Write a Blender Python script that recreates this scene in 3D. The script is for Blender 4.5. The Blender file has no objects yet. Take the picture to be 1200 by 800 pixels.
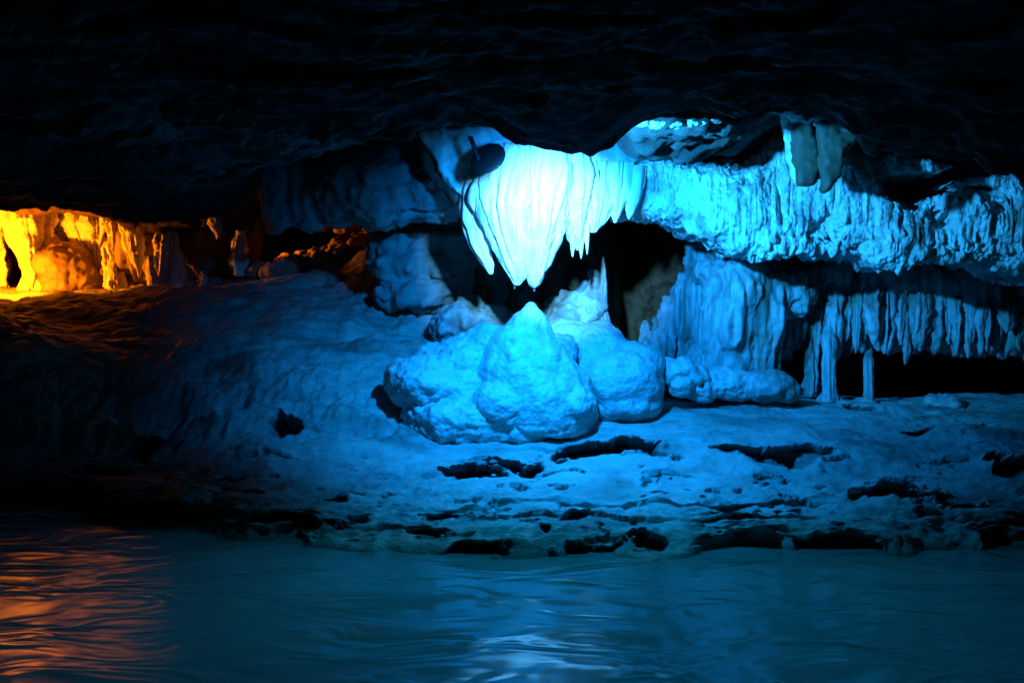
import bpy, math, random
import numpy as np
from mathutils import Vector
random.seed(7)
rng = np.random.default_rng(11)
SC = bpy.context.scene
COL = SC.collection

# ------------------------------------------------------------------ camera
FPX = 1167.0
PITCH = math.atan(50 / FPX)
CAMZ = 1.4
cd = bpy.data.cameras.new("camera"); cam = bpy.data.objects.new("camera", cd); COL.objects.link(cam)
cd.lens = 35.0; cd.sensor_width = 36.0; cd.clip_start = 0.05; cd.clip_end = 200
cam.location = (0, 0, CAMZ); cam.rotation_euler = (math.pi / 2 - PITCH, 0, 0)
SC.camera = cam

# ------------------------------------------------------------------ world: a very faint glow from the open water passage
w = bpy.data.worlds.new("World"); SC.world = w; w.use_nodes = True
bg = w.node_tree.nodes["Background"]
bg.inputs[0].default_value = (0.10, 0.55, 0.80, 1); bg.inputs[1].default_value = 0.022

# ------------------------------------------------------------------ lamps of the show cave, plus added blue fills
def P0(px, py, Y):
    cx = (px - 600) / FPX; cy = (400 - py) / FPX
    k = Y / (math.cos(PITCH) + cy * math.sin(PITCH))
    return (cx * k, Y, CAMZ + k * (-math.sin(PITCH) + cy * math.cos(PITCH)))
def spot(name, loc, target, power, color, size, blend, radius):
    l = bpy.data.lights.new(name, 'SPOT'); l.energy = power; l.color = color
    l.spot_size = math.radians(size); l.spot_blend = blend; l.shadow_soft_size = radius
    o = bpy.data.objects.new(name, l); COL.objects.link(o); o.location = loc
    o.rotation_euler = (Vector(target) - Vector(loc)).to_track_quat('-Z', 'Y').to_euler()
    return o
LAMP = (0.12, 5.45, 2.20)
spot("blue_floodlight", (0.10, 5.78, 2.32), (0.46, 7.3, 0.95), 930, (0.002, 0.262, 1.0), 122, 0.95, 0.05)
spot("blue_spotlight", (0.18, 5.45, 2.21), (0.25, 7.5, 1.90), 1500, (0.10, 0.50, 1.0), 42, 0.9, 0.04)
spot("blue_ledge_fill", (0.24, 5.47, 2.20), (2.1, 7.3, 2.20), 1050, (0.015, 0.37, 1.0), 66, 1.0, 0.04)  # added spot that brightens the ledge, without a fixture
spot("blue_water_fill", (0.15, 5.40, 2.28), (0.4, 4.5, 0.0), 110, (0.0, 0.36, 0.70), 130, 0.8, 0.06)  # added fill that lights the murky water, an unseen helper
spot("orange_floodlight", (-5.42, 9.95, 1.64), (-4.75, 11.0, 1.98), 380, (1.0, 0.215, 0.003), 138, 0.6, 0.05)
spot("orange_rubble_light", P0(300, 292, 10.15), P0(400, 288, 10.35), 46, (1.0, 0.20, 0.008), 54, 0.8, 0.04)

SC.view_settings.view_transform = 'Standard'; SC.view_settings.look = 'None'
SC.view_settings.exposure = 0.0; SC.view_settings.gamma = 1.0; SC.view_settings.use_curve_mapping = False
SC.cycles.use_denoising = True
SC.cycles.max_bounces = 6; SC.cycles.diffuse_bounces = 4
SC.cycles.sample_clamp_indirect = 4.0

# ------------------------------------------------------------------ noise
_perm = rng.permutation(256).astype(np.int32); _perm = np.concatenate([_perm, _perm, _perm])
_g = rng.normal(size=(256, 3)).astype(np.float32); _g /= np.linalg.norm(_g, axis=1, keepdims=True)
def perlin(p):
    p = np.asarray(p, dtype=np.float32)
    i = np.floor(p).astype(np.int32); f = p - i; i &= 255
    u = f * f * f * (f * (f * 6 - 15) + 10)
    out = np.zeros(len(p), np.float32)
    for dx in (0, 1):
        wx = u[:, 0] if dx else 1 - u[:, 0]
        a = _perm[(i[:, 0] + dx) & 255]
        for dy in (0, 1):
            wy = u[:, 1] if dy else 1 - u[:, 1]
            b = _perm[a + ((i[:, 1] + dy) & 255)]
            for dz in (0, 1):
                wz = u[:, 2] if dz else 1 - u[:, 2]
                g = _g[_perm[b + ((i[:, 2] + dz) & 255)]]
                out += wx * wy * wz * (g[:, 0] * (f[:, 0] - dx) + g[:, 1] * (f[:, 1] - dy) + g[:, 2] * (f[:, 2] - dz))
    return out * 1.6
def fbm(p, octv=4, gain=0.5, lac=2.03):
    p = np.asarray(p, dtype=np.float32); s = np.zeros(len(p), np.float32); a = 1.0
    for k in range(octv):
        s += a * perlin(p + 17.3 * k); p = p * lac; a *= gain
    return s
def ridged(p, octv=4, gain=0.55, lac=2.1):
    p = np.asarray(p, dtype=np.float32); s = np.zeros(len(p), np.float32); a = 1.0
    for k in range(octv):
        s += a * (1 - np.abs(perlin(p + 9.1 * k)) * 2.2); p = p * lac; a *= gain
    return s
def worley(p):
    """distance to the nearest jittered cell point"""
    p = np.asarray(p, dtype=np.float32); i = np.floor(p).astype(np.int32); f = p - i
    best = np.full(len(p), 9.0, np.float32)
    for dx in (-1, 0, 1):
        for dy in (-1, 0, 1):
            for dz in (-1, 0, 1):
                c = _perm[_perm[_perm[(i[:, 0] + dx) & 255] + ((i[:, 1] + dy) & 255)] + ((i[:, 2] + dz) & 255)]
                j = _g[c] * 0.5 + 0.5
                d = (dx + j[:, 0] - f[:, 0]) ** 2 + (dy + j[:, 1] - f[:, 1]) ** 2 + (dz + j[:, 2] - f[:, 2]) ** 2
                best = np.minimum(best, d)
    return np.sqrt(best)
def sm(a, b, x):
    t = np.clip((x - a) / (b - a), 0, 1); return t * t * (3 - 2 * t)
def S(p, sx, sy, sz, off=0.0):
    return np.asarray(p) * np.array([sx, sy, sz]) + off

# ------------------------------------------------------------------ helpers
def P(px, py, Y):
    """world point seen at photo pixel (1200x800), Y metres in front of the camera"""
    cx = (px - 600) / FPX; cy = (400 - py) / FPX
    d = np.array([cx, math.cos(PITCH) + cy * math.sin(PITCH), -math.sin(PITCH) + cy * math.cos(PITCH)])
    d = d * (Y / d[1])
    return np.array([d[0], d[1], d[2] + CAMZ])
def setp(o, label=None, cat=None, group=None, kind=None):
    if label: o["label"] = label
    if cat: o["category"] = cat
    if group: o["group"] = group
    if kind: o["kind"] = kind
    return o
def mesh_np(name, v, faces, mat, parent=None, origin=None, smooth=True):
    """verts (world) + faces -> one linked object; origin at its base"""
    v = np.asarray(v, dtype=np.float32)
    if origin is None:
        origin = np.array([v[:, 0].mean(), v[:, 1].mean(), v[:, 2].min()])
    if parent is not None: org = np.array(parent.location)
    else: org = np.asarray(origin, dtype=np.float64)
    me = bpy.data.meshes.new(name)
    f = np.asarray(faces, dtype=np.int32)
    k = f.shape[1]
    me.vertices.add(len(v)); me.vertices.foreach_set("co", (v - org).astype(np.float32).ravel())
    me.loops.add(f.size); me.loops.foreach_set("vertex_index", f.ravel())
    me.polygons.add(len(f)); me.polygons.foreach_set("loop_start", np.arange(0, f.size, k, dtype=np.int32))
    me.polygons.foreach_set("loop_total", np.full(len(f), k, np.int32))
    me.update(calc_edges=True); me.validate()
    me.polygons.foreach_set("use_smooth", np.full(len(me.polygons), smooth))
    me.materials.append(mat)
    o = bpy.data.objects.new(name, me); COL.objects.link(o)
    if parent is not None: o.parent = parent
    else: o.location = org
    return o
def get_np(me):
    v = np.empty(len(me.vertices) * 3, np.float32); me.vertices.foreach_get("co", v)
    n = np.empty(len(me.vertices) * 3, np.float32); me.vertex_normals.foreach_get("vector", n)
    return v.reshape(-1, 3), n.reshape(-1, 3)
def grid_faces(nu, nv, wrap=False):
    a = np.arange(nu * nv).reshape(nu, nv)
    if wrap: a = np.concatenate([a, a[:, :1]], axis=1)
    return np.stack([a[:-1, :-1], a[1:, :-1], a[1:, 1:], a[:-1, 1:]], -1).reshape(-1, 4)
def attr(o, name, vals):
    a = o.data.attributes.new(name, 'FLOAT', 'POINT'); a.data.foreach_set("value", np.asarray(vals, np.float32))

def ico(level=3):
    import bmesh
    bm = bmesh.new(); bmesh.ops.create_icosphere(bm, subdivisions=level, radius=1.0)
    v = np.array([x.co[:] for x in bm.verts]); f = np.array([[q.index for q in p.verts] for p in bm.faces]); bm.free()
    return v, f
ICO3 = ico(3)
def rotm(rx, ry, rz):
    from mathutils import Euler
    return np.array(Euler((math.radians(rx), math.radians(ry), math.radians(rz))).to_matrix())
def blob(name, balls, voxel, mat, disp=None, smooth=6, parent=None, pre=None):
    """balls: (centre, radii, (rx,ry,rz)) fused by a voxel remesh, smoothed, then displaced"""
    vs = []; fs = []; n = 0
    v0, f0 = ICO3
    for b in balls:
        c, r = b[0], b[1]; R = rotm(*(b[2] if len(b) > 2 else (0, 0, 0)))
        vs.append((v0 * np.array(r)) @ R.T + np.array(c)); fs.append(f0 + n); n += len(v0)
    v = np.concatenate(vs); f = np.concatenate(fs)
    tmp = mesh_np("tmp_form", v, f, mat, origin=(0, 0, 0))
    m = tmp.modifiers.new("r", 'REMESH'); m.mode = 'VOXEL'; m.voxel_size = voxel
    s = tmp.modifiers.new("s", 'SMOOTH'); s.factor = 0.5; s.iterations = smooth
    dg = bpy.context.evaluated_depsgraph_get()
    me = bpy.data.meshes.new_from_object(tmp.evaluated_get(dg), depsgraph=dg)
    bpy.data.objects.remove(tmp)
    v, nn = get_np(me)
    if disp is not None: v = v + nn * disp(v, nn)[:, None]
    base = np.array([v[:, 0].mean(), v[:, 1].mean(), v[:, 2].min()])
    if parent is not None: base = np.array(parent.location)
    me.vertices.foreach_set("co", (v - base).astype(np.float32).ravel())
    me.polygons.foreach_set("use_smooth", np.full(len(me.polygons), True)); me.update()
    me.name = name; me.materials.clear(); me.materials.append(mat)
    o = bpy.data.objects.new(name, me); COL.objects.link(o)
    if parent is not None: o.parent = parent
    else: o.location = base
    return o
def drip(name, pts, mat, parent=None, seg=48, rings=90, flute=0.12, ff=2.2, flat=0.8, rough=0.01, seed=0.0):
    """a fluted tapering body along pts = [(x,y,z,r), ...] from top to tip; flat squeezes it in y"""
    pts = np.array(pts, float); t = np.linspace(0, 1, len(pts))
    tt = np.linspace(0, 1, rings)
    k = np.ones(7) / 7
    def ip(j):
        y = np.interp(tt, t, pts[:, j]); yp = np.pad(y, 3, mode='edge')
        ys = np.convolve(yp, k, 'valid'); ys[0] = y[0]; ys[-1] = y[-1]; return ys
    cx, cy, cz, r = (ip(j) for j in range(4))
    r = np.maximum(r, 0.002)
    th = np.linspace(0, 2 * np.pi, seg, endpoint=False)
    T, TH = np.meshgrid(tt, th, indexing='ij')
    L = abs(pts[0, 2] - pts[-1, 2]) + 1e-3
    q = np.stack([np.cos(TH) * ff, np.sin(TH) * ff, T * L * 1.2 + seed], -1).reshape(-1, 3)
    fl = (fbm(q + seed, 3, 0.55)).reshape(rings, seg)
    q2 = np.stack([np.cos(TH) * ff * 2.6, np.sin(TH) * ff * 2.6, T * L * 2 + seed * 2], -1).reshape(-1, 3)
    fl2 = np.abs(perlin(q2)).reshape(rings, seg)
    R = r[:, None] * (1 + flute * fl - flute * 1.1 * (0.35 - fl2))
    X = cx[:, None] + R * np.cos(TH); Y = cy[:, None] + R * flat * np.sin(TH); Z = np.repeat(cz[:, None], seg, 1)
    v = np.stack([X, Y, Z], -1).reshape(-1, 3)
    if rough:
        d = fbm(v * 9 + seed, 4, 0.55)
        c = np.stack([np.repeat(cx, seg), np.repeat(cy, seg), np.repeat(cz, seg)], -1)
        n = v - c; n /= (np.linalg.norm(n, axis=1, keepdims=True) + 1e-6)
        v = v + n * (rough * d * np.clip(np.repeat(r, seg) / 0.06, 0.15, 1))[:, None]
    f = grid_faces(rings, seg, wrap=True)[:, ::-1]
    # close both ends with a centre vertex each (as degenerate quads split into triangles)
    v = np.concatenate([v, [[cx[0], cy[0], cz[0]], [cx[-1], cy[-1], cz[-1] - 0.3 * r[-1]]]])
    a = np.arange(seg); b = (a + 1) % seg
    top = np.stack([np.full(seg, rings * seg), a, b], -1); base = (rings - 1) * seg
    bot = np.stack([np.full(seg, rings * seg + 1), base + b, base + a], -1)
    tri = np.concatenate([f[:, [0, 1, 2]], f[:, [0, 2, 3]], top[:, ::-1], bot[:, ::-1]])
    return mesh_np(name, v, tri, mat, parent=parent)
def empty(name, loc):
    o = bpy.data.objects.new(name, None); COL.objects.link(o); o.location = loc
    o.empty_display_size = 0.2; return o
def table(cols, ylo, yhi, blur=5, ublur=5):
    """cols: {px: [(Y, z), ...]} -> sampler z(x, y) on columns u = photo column of the world direction"""
    U = np.arange(-900, 2110, 10.0); YY = np.arange(ylo, yhi, 0.02)
    ks = sorted(cols); prof = np.array([np.interp(YY, [a for a, _ in cols[k]], [b for _, b in cols[k]]) for k in ks])
    T = np.empty((len(U), len(YY)))
    for j in range(len(YY)): T[:, j] = np.interp(U, ks, prof[:, j])
    def bl(A, n, ax):
        if n < 1: return A
        kk = np.hanning(2 * n + 3)[1:-1]; kk /= kk.sum()
        return np.apply_along_axis(lambda r: np.convolve(np.pad(r, n, mode='edge'), kk, 'valid'), ax, A)
    T = bl(bl(T, blur, 1), ublur, 0)
    def f(x, y):
        x = np.asarray(x, float); y = np.asarray(y, float)
        u = np.clip((x / np.maximum(y, 1.0) * FPX + 600 - U[0]) / 10.0, 0, len(U) - 1.001)
        q = np.clip((y - ylo) / 0.02, 0, len(YY) - 1.001)
        i = u.astype(int); j = q.astype(int); a = u - i; b = q - j
        return (T[i, j] * (1 - a) + T[i + 1, j] * a) * (1 - b) + (T[i, j + 1] * (1 - a) + T[i + 1, j + 1] * a) * b
    return f
def R(row, Y):                       # height of photo row at distance Y
    return float(P(600, row, Y)[2])

# ------------------------------------------------------------------ materials
def rock(name, c1, c2, rough=0.55, scale=6.0, bump=0.5, stretch=(1, 1, 1), pits=0.0, fine=60.0, dist=0.02, stain=None, spec=0.5, shade_attr=False):
    m = bpy.data.materials.new(name); m.use_nodes = True; nt = m.node_tree; N = nt.nodes; L = nt.links
    b = N["Principled BSDF"]; b.inputs["Specular IOR Level"].default_value = spec
    geo = N.new("ShaderNodeNewGeometry")
    mp = N.new("ShaderNodeMapping"); mp.inputs["Scale"].default_value = stretch
    L.new(geo.outputs["Position"], mp.inputs["Vector"])
    def noise(sc, det=8, ro=0.6):
        n = N.new("ShaderNodeTexNoise"); n.inputs["Scale"].default_value = sc; n.inputs["Detail"].default_value = det
        n.inputs["Roughness"].default_value = ro; L.new(mp.outputs[0], n.inputs["Vector"]); return n
    n1 = noise(scale); n2 = noise(fine, 6, 0.65); n3 = noise(scale * 0.33, 4, 0.5)
    cr = N.new("ShaderNodeValToRGB"); cr.color_ramp.elements[0].position = 0.32; cr.color_ramp.elements[1].position = 0.68
    cr.color_ramp.elements[0].color = (*c1, 1); cr.color_ramp.elements[1].color = (*c2, 1)
    L.new(n1.outputs["Fac"], cr.inputs["Fac"])
    colour = cr.outputs["Color"]
    if stain:
        mx = N.new("ShaderNodeMix"); mx.data_type = 'RGBA'
        r2 = N.new("ShaderNodeValToRGB"); r2.color_ramp.elements[0].position = 0.50; r2.color_ramp.elements[1].position = 0.66
        L.new(n3.outputs["Fac"], r2.inputs["Fac"]); L.new(r2.outputs["Color"], mx.inputs["Factor"])
        L.new(colour, mx.inputs["A"]); mx.inputs["B"].default_value = (*stain, 1); colour = mx.outputs["Result"]
    if shade_attr:
        at = N.new("ShaderNodeAttribute"); at.attribute_name = "silt_shade"
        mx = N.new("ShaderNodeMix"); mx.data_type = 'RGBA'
        L.new(at.outputs["Fac"], mx.inputs["Factor"]); L.new(colour, mx.inputs["A"]); mx.inputs["B"].default_value = (0.035, 0.028, 0.02, 1)  # dark mix: shade painted into the mud colour, toned like wet mud
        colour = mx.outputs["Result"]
    L.new(colour, b.inputs["Base Color"])
    rr = N.new("ShaderNodeMapRange"); rr.inputs["To Min"].default_value = rough - 0.15; rr.inputs["To Max"].default_value = rough + 0.2
    L.new(n2.outputs["Fac"], rr.inputs["Value"]); L.new(rr.outputs[0], b.inputs["Roughness"])
    ad = N.new("ShaderNodeMath"); ad.operation = 'MULTIPLY_ADD'; ad.inputs[1].default_value = 0.35
    L.new(n2.outputs["Fac"], ad.inputs[0]); L.new(n1.outputs["Fac"], ad.inputs[2]); h = ad.outputs[0]
    if pits:
        vo = N.new("ShaderNodeTexVoronoi"); vo.inputs["Scale"].default_value = 26; L.new(mp.outputs[0], vo.inputs["Vector"])
        pm = N.new("ShaderNodeMath"); pm.operation = 'MULTIPLY_ADD'; pm.inputs[1].default_value = -pits
        L.new(vo.outputs["Distance"], pm.inputs[0]); L.new(h, pm.inputs[2]); h = pm.outputs[0]
    bu = N.new("ShaderNodeBump"); bu.inputs["Strength"].default_value = bump; bu.inputs["Distance"].default_value = dist
    L.new(h, bu.inputs["Height"]); L.new(bu.outputs["Normal"], b.inputs["Normal"])
    return m
M_mud = rock("bank_mud", (0.30, 0.28, 0.24), (0.44, 0.42, 0.37), 0.42, 9, 1.0, (0.6, 1, 1), fine=55, dist=0.045, shade_attr=True, stain=(0.2, 0.18, 0.15))
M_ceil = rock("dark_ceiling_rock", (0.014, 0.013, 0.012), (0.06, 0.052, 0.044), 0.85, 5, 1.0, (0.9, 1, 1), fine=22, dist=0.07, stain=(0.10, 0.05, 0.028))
M_wall = rock("brown_wall_rock", (0.09, 0.045, 0.022), (0.16, 0.09, 0.05), 0.7, 5, 0.9, (1, 1, 0.7), fine=25, dist=0.04)
M_grey = rock("grey_blue_rock", (0.16, 0.15, 0.14), (0.28, 0.27, 0.25), 0.6, 6, 0.8, (1, 1, 1), fine=35, dist=0.03, stain=(0.2, 0.15, 0.11))
M_white = rock("white_calcite", (0.72, 0.72, 0.68), (0.84, 0.84, 0.8), 0.4, 8, 0.35, (1.6, 1.6, 0.35), fine=45, dist=0.015, stain=(0.5, 0.47, 0.4))
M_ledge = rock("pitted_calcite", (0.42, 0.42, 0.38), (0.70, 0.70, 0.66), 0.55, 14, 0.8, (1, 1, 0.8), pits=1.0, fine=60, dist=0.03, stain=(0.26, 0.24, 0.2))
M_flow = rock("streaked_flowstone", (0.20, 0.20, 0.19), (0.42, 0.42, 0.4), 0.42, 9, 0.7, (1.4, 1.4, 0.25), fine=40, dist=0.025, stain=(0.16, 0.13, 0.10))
M_mound = rock("stalagmite_calcite", (0.38, 0.38, 0.35), (0.56, 0.56, 0.52), 0.40, 12, 0.8, (1, 1, 1.1), pits=0.6, fine=80, dist=0.02)
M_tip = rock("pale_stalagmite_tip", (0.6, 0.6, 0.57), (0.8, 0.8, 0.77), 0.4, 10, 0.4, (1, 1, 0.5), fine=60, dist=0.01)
M_warm = rock("cream_calcite", (0.50, 0.46, 0.38), (0.72, 0.68, 0.58), 0.5, 8, 0.6, (1.4, 1.4, 0.4), fine=30, dist=0.02)
M_brown = rock("brown_slab_rock", (0.05, 0.027, 0.015), (0.1, 0.06, 0.035), 0.7, 6, 0.8, (1, 1, 0.5), fine=30, dist=0.02)
M_boulder = rock("tan_boulder_rock", (0.16, 0.11, 0.07), (0.26, 0.19, 0.12), 0.6, 6, 0.6, (1, 1, 1), fine=30, dist=0.02)

def metal(name, c, r):
    m = bpy.data.materials.new(name); m.use_nodes = True; N = m.node_tree.nodes; b = N["Principled BSDF"]
    n = N.new("ShaderNodeTexNoise"); n.inputs["Scale"].default_value = 30
    mr = N.new("ShaderNodeMapRange"); mr.inputs["To Min"].default_value = r - 0.1; mr.inputs["To Max"].default_value = r + 0.15
    m.node_tree.links.new(n.outputs["Fac"], mr.inputs["Value"]); m.node_tree.links.new(mr.outputs[0], b.inputs["Roughness"])
    b.inputs["Base Color"].default_value = (*c, 1); return m
M_lamp = metal("dark_lamp_paint", (0.002, 0.003, 0.003), 0.6)

def water_mat():
    m = bpy.data.materials.new("murky_water"); m.use_nodes = True; nt = m.node_tree; N = nt.nodes; L = nt.links
    b = N["Principled BSDF"]; b.inputs["Base Color"].default_value = (0.12, 0.22, 0.20, 1)
    b.inputs["IOR"].default_value = 1.33; b.inputs["Roughness"].default_value = 0.16; b.inputs["Specular IOR Level"].default_value = 0.33
    geo = N.new("ShaderNodeNewGeometry"); mp = N.new("ShaderNodeMapping"); mp.inputs["Scale"].default_value = (0.65, 1.15, 1)
    mp.inputs["Rotation"].default_value = (0, 0, 0.12)
    L.new(geo.outputs["Position"], mp.inputs["Vector"])
    n = N.new("ShaderNodeTexNoise"); n.inputs["Scale"].default_value = 2.6; n.inputs["Detail"].default_value = 2; n.inputs["Distortion"].default_value = 1.2
    L.new(mp.outputs[0], n.inputs["Vector"])
    bu = N.new("ShaderNodeBump"); bu.inputs["Strength"].default_value = 0.75; bu.inputs["Distance"].default_value = 0.045
    L.new(n.outputs["Fac"], bu.inputs["Height"]); L.new(bu.outputs["Normal"], b.inputs["Normal"])
    return m
M_water = water_mat()

# ================================================================== SETTING
# ------------------------------------------------------------------ water
xs = np.linspace(-11, 11, 500); ys = np.linspace(-6, 9.5, 360)
X, Y = np.meshgrid(xs, ys, indexing='ij')
q = np.stack([X.ravel() * 1.1, Y.ravel() * 2.2, np.zeros(X.size)], -1)
Z = 0.010 * fbm(q * 0.8, 2).reshape(X.shape)
o = mesh_np("river_water", np.stack([X, Y, Z], -1).reshape(-1, 3), grid_faces(len(xs), len(ys)), M_water, origin=(0, 0, 0))
setp(o, "dark teal river water with blurred blue ripples in front of the bank", kind="structure")

# ------------------------------------------------------------------ bank
def prof(shore_row, lip, rest):
    ysh = CAMZ / ((shore_row - 350) / FPX)
    p = [(ysh - 1.2, -0.5), (ysh - 0.12, -0.12), (ysh, 0.0), (ysh + 0.06, lip)]
    return p + [(Y_, R(row, Y_)) for Y_, row in rest if Y_ > ysh + 0.1]
bank_cols = {
    -600: prof(590, .20, [(7.9, 520), (8.6, 440), (9.5, 370), (10.5, 342), (14, 335)]),
    -150: prof(592, .20, [(7.2, 515), (7.7, 420), (8.2, 372), (9.0, 366), (9.55, 358), (11.0, 337), (11.5, 336), (14, 334)]),
    0:    prof(597, .20, [(7.2, 525), (7.7, 432), (8.2, 379), (9.0, 370), (9.3, 366), (9.6, 358), (11.0, 337), (11.5, 336), (14, 335)]),
    150:  prof(622, .17, [(6.7, 560), (7.2, 522), (7.45, 497), (7.7, 460), (8.2, 425), (9.0, 376), (9.45, 347), (10.1, 338), (11, 337), (14, 335)]),
    300:  prof(643, .13, [(6.3, 572), (6.8, 530), (7.15, 500), (7.4, 460), (7.8, 427), (8.5, 385), (9.2, 348), (9.7, 338), (10.4, 327), (12, 312), (14, 305)]),
    400:  prof(650, .08, [(6.2, 580), (6.8, 530), (7.2, 500), (7.45, 470), (7.8, 433), (8.5, 390), (9.2, 348), (9.7, 332), (10.3, 305), (11.0, 290), (14, 285)]),
    470:  prof(655, .06, [(6.1, 585), (6.7, 540), (7.3, 500), (7.7, 470), (8.0, 430), (8.6, 380), (9.1, 340), (9.7, 312), (10.3, 280), (14, 270)]),
    560:  prof(657, .05, [(6.0, 592), (6.6, 547), (7.2, 510), (7.6, 492), (8.2, 440), (8.7, 400), (9.2, 365), (10, 350), (14, 340)]),
    640:  prof(657, .05, [(6.0, 592), (6.6, 547), (7.2, 510), (7.6, 490), (8.2, 455), (8.8, 420), (9.3, 400), (14, 390)]),
    750:  prof(658, .05, [(6.0, 592), (6.6, 547), (7.2, 507), (7.6, 488), (8.2, 470), (9.0, 450), (14, 440)]),
    850:  prof(655, .06, [(6.0, 592), (6.6, 548), (6.75, 530), (7.0, 512), (7.5, 488), (8.0, 472), (9.0, 460), (14, 450)]),
    960:  prof(654, .08, [(6.0, 592), (6.6, 550), (6.75, 531), (7.0, 514), (7.5, 490), (8.0, 474), (8.6, 466), (9.2, 468), (14, 455)]),
    1100: prof(652, .08, [(6.0, 590), (6.6, 548), (7.2, 505), (8.0, 478), (8.8, 466), (9.4, 470), (14, 455)]),
    1200: prof(652, .09, [(6.0, 588), (6.6, 548), (7.2, 505), (8.0, 476), (8.8, 462), (9.4, 468), (14, 450)]),
    1500: prof(650, .12, [(6.0, 585), (6.6, 540), (7.2, 500), (8.0, 470), (8.8, 455), (14, 440)]),
}
bank_s = table(bank_cols, 3.5, 14.5, blur=4, ublur=4)
def on_bank(px, row):
    Ys = np.arange(5.3, 13, 0.01)
    x = (px - 600) / FPX * Ys
    zr = np.array([R(row, y) for y in Ys]); zb = bank_s(x, Ys)
    k = np.argmax(zb >= zr); return np.array([x[k], Ys[k], zb[k]])
xs = np.concatenate([np.arange(-8.5, -4.2, 0.04), np.arange(-4.2, 4.2, 0.0125), np.arange(4.2, 8.5, 0.04)])
ys = np.concatenate([np.arange(4.2, 5.2, 0.05), np.arange(5.2, 7.9, 0.0115), np.arange(7.9, 10.6, 0.02), np.arange(10.6, 14.2, 0.06)])
X, Y = np.meshgrid(xs, ys, indexing='ij'); x = X.ravel(); y = Y.ravel()
p2 = np.stack([x, y, np.zeros_like(x)], -1)
wx = x + 0.10 * fbm(p2 * 1.7 + 5, 3); wy = y + 0.16 * fbm(p2 * 1.9 + 31, 4)
z0 = bank_s(wx, wy)
z = z0.copy()
zone = sm(-0.05, 0.12, z0)
z += zone * (0.055 * fbm(S(p2, 0.7, 1.5, 1, 3.1), 3) + 0.015 * fbm(S(p2, 2.0, 5.5, 1, 7.7), 4, 0.6))
# small scallops and broken crust
cr = fbm(S(p2, 7, 15, 1, 1.7), 3, 0.55)
patch = sm(-0.1, 0.5, fbm(p2 * 0.8 + 50, 2) + 0.35 * sm(6.9, 5.6, y))
z += zone * patch * 0.022 * cr
z += zone * 0.007 * fbm(S(p2, 20, 34, 1, 2.7), 3)
# crust flakes: sharp little steps
fl = fbm(S(p2, 2.6, 7.5, 1, 12.0), 4, 0.6) + 0.2 * fbm(p2 * 11, 2)
z -= zone * 0.035 * sm(0.52, 0.60, fl) * sm(7.4, 6.6, y)
# long low ledges along the bank
lt = (y + 0.22 * fbm(S(p2, 0.7, 1.2, 1, 44), 4)) * 2.6; lf = lt - np.floor(lt)
ledge_m = zone * sm(0.0, 0.45, fbm(S(p2, 0.55, 1.6, 1, 71), 3)) * sm(7.9, 7.3, y)
z += ledge_m * 0.040 * (sm(0.84, 0.93, lf) - lf)
lshift = 0.03 * ledge_m * sm(0.93, 0.86, lf) * sm(0.74, 0.84, lf)
# the craggy step on the left
crag = sm(-0.2, -1.0, x) * sm(6.9, 7.2, y) * sm(8.2, 7.6, y)
z += crag * (0.05 * ridged(S(p2, 1.5, 2.2, 1, 4), 4) - 0.07 + 0.03 * fbm(S(p2, 12, 4, 1), 3))
hill = sm(-0.4, -1.6, x) * sm(7.6, 8.2, y)
z += hill * (0.03 * fbm(S(p2, 1.5, 3, 1), 3) + 0.008 * fbm(S(p2, 5, 9, 1), 4, .6) - 0.03 * sm(.85, 1., ridged(S(p2, .8, 1.6, 1, 5), 1)))
silt_shade = np.zeros_like(x); yadd = np.zeros_like(x)  # painted shade and wet mud in hollows, shore undercut and low left face
pits = [(558, 562, 36, 7, .14), (602, 548, 36, 6, .11), (645, 540, 22, 3, .08), (684, 532, 46, 7, .12), (752, 531, 26, 7, .12),
        (900, 529, 48, 5, .05), (945, 527, 30, 5, .05), (1062, 582, 44, 9, .17), (1124, 592, 30, 7, .13), (1190, 552, 26, 9, .16), (1190, 640, 22, 12, .18),
        (392, 586, 16, 4, .07), (330, 606, 34, 5, .10), (676, 609, 16, 3, .07), (640, 630, 7, 4, .07),
        (760, 640, 22, 8, .12), (556, 650, 50, 5, .07), (1000, 640, 60, 7, .06), (330, 492, 24, 5, .09), 
         
        (520, 600, 26, 2, .04), (500, 622, 30, 3, .04), (700, 645, 30, 3, .05), (870, 612, 16, 3, .05), (930, 600, 16, 3, .04), (1080, 505, 22, 4, .06), (1150, 500, 16, 4, .05),
        (1110, 476, 16, 4, .06), (1010, 478, 18, 4, .06), (160, 520, 20, 4, .06), (120, 548, 30, 4, .07), ]
for (px, row, hw, hh, dep) in pits:
    c = on_bank(px, row); ax = hw * c[1] / FPX; slope = 0.2 + (row - 350) / FPX; ay = max(hh * c[1] / FPX / slope, 0.05)
    sel = (abs(x - c[0]) < ax * 2.2) & (abs(y - c[1]) < ay * 2.6)
    if not sel.any(): continue
    pp = p2[sel]
    d = np.sqrt(((x[sel] - c[0]) / ax) ** 2 + ((y[sel] - c[1]) / ay) ** 2) + 0.5 * fbm(pp * np.array([5, 8, 1]) + px, 4, 0.52)
    k = sm(1.05, 0.72, d)
    z[sel] -= dep * k; yadd[sel] += 2.6 * dep * sm(1.06, 0.72, d); z[sel] += 0.25 * dep * np.exp(-((d - 1.15) / 0.2) ** 2) * (y[sel] > c[1]); silt_shade[sel] = np.maximum(silt_shade[sel], sm(1.05, 0.85, d) * (0.95 if dep > .09 else 0.6))
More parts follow.
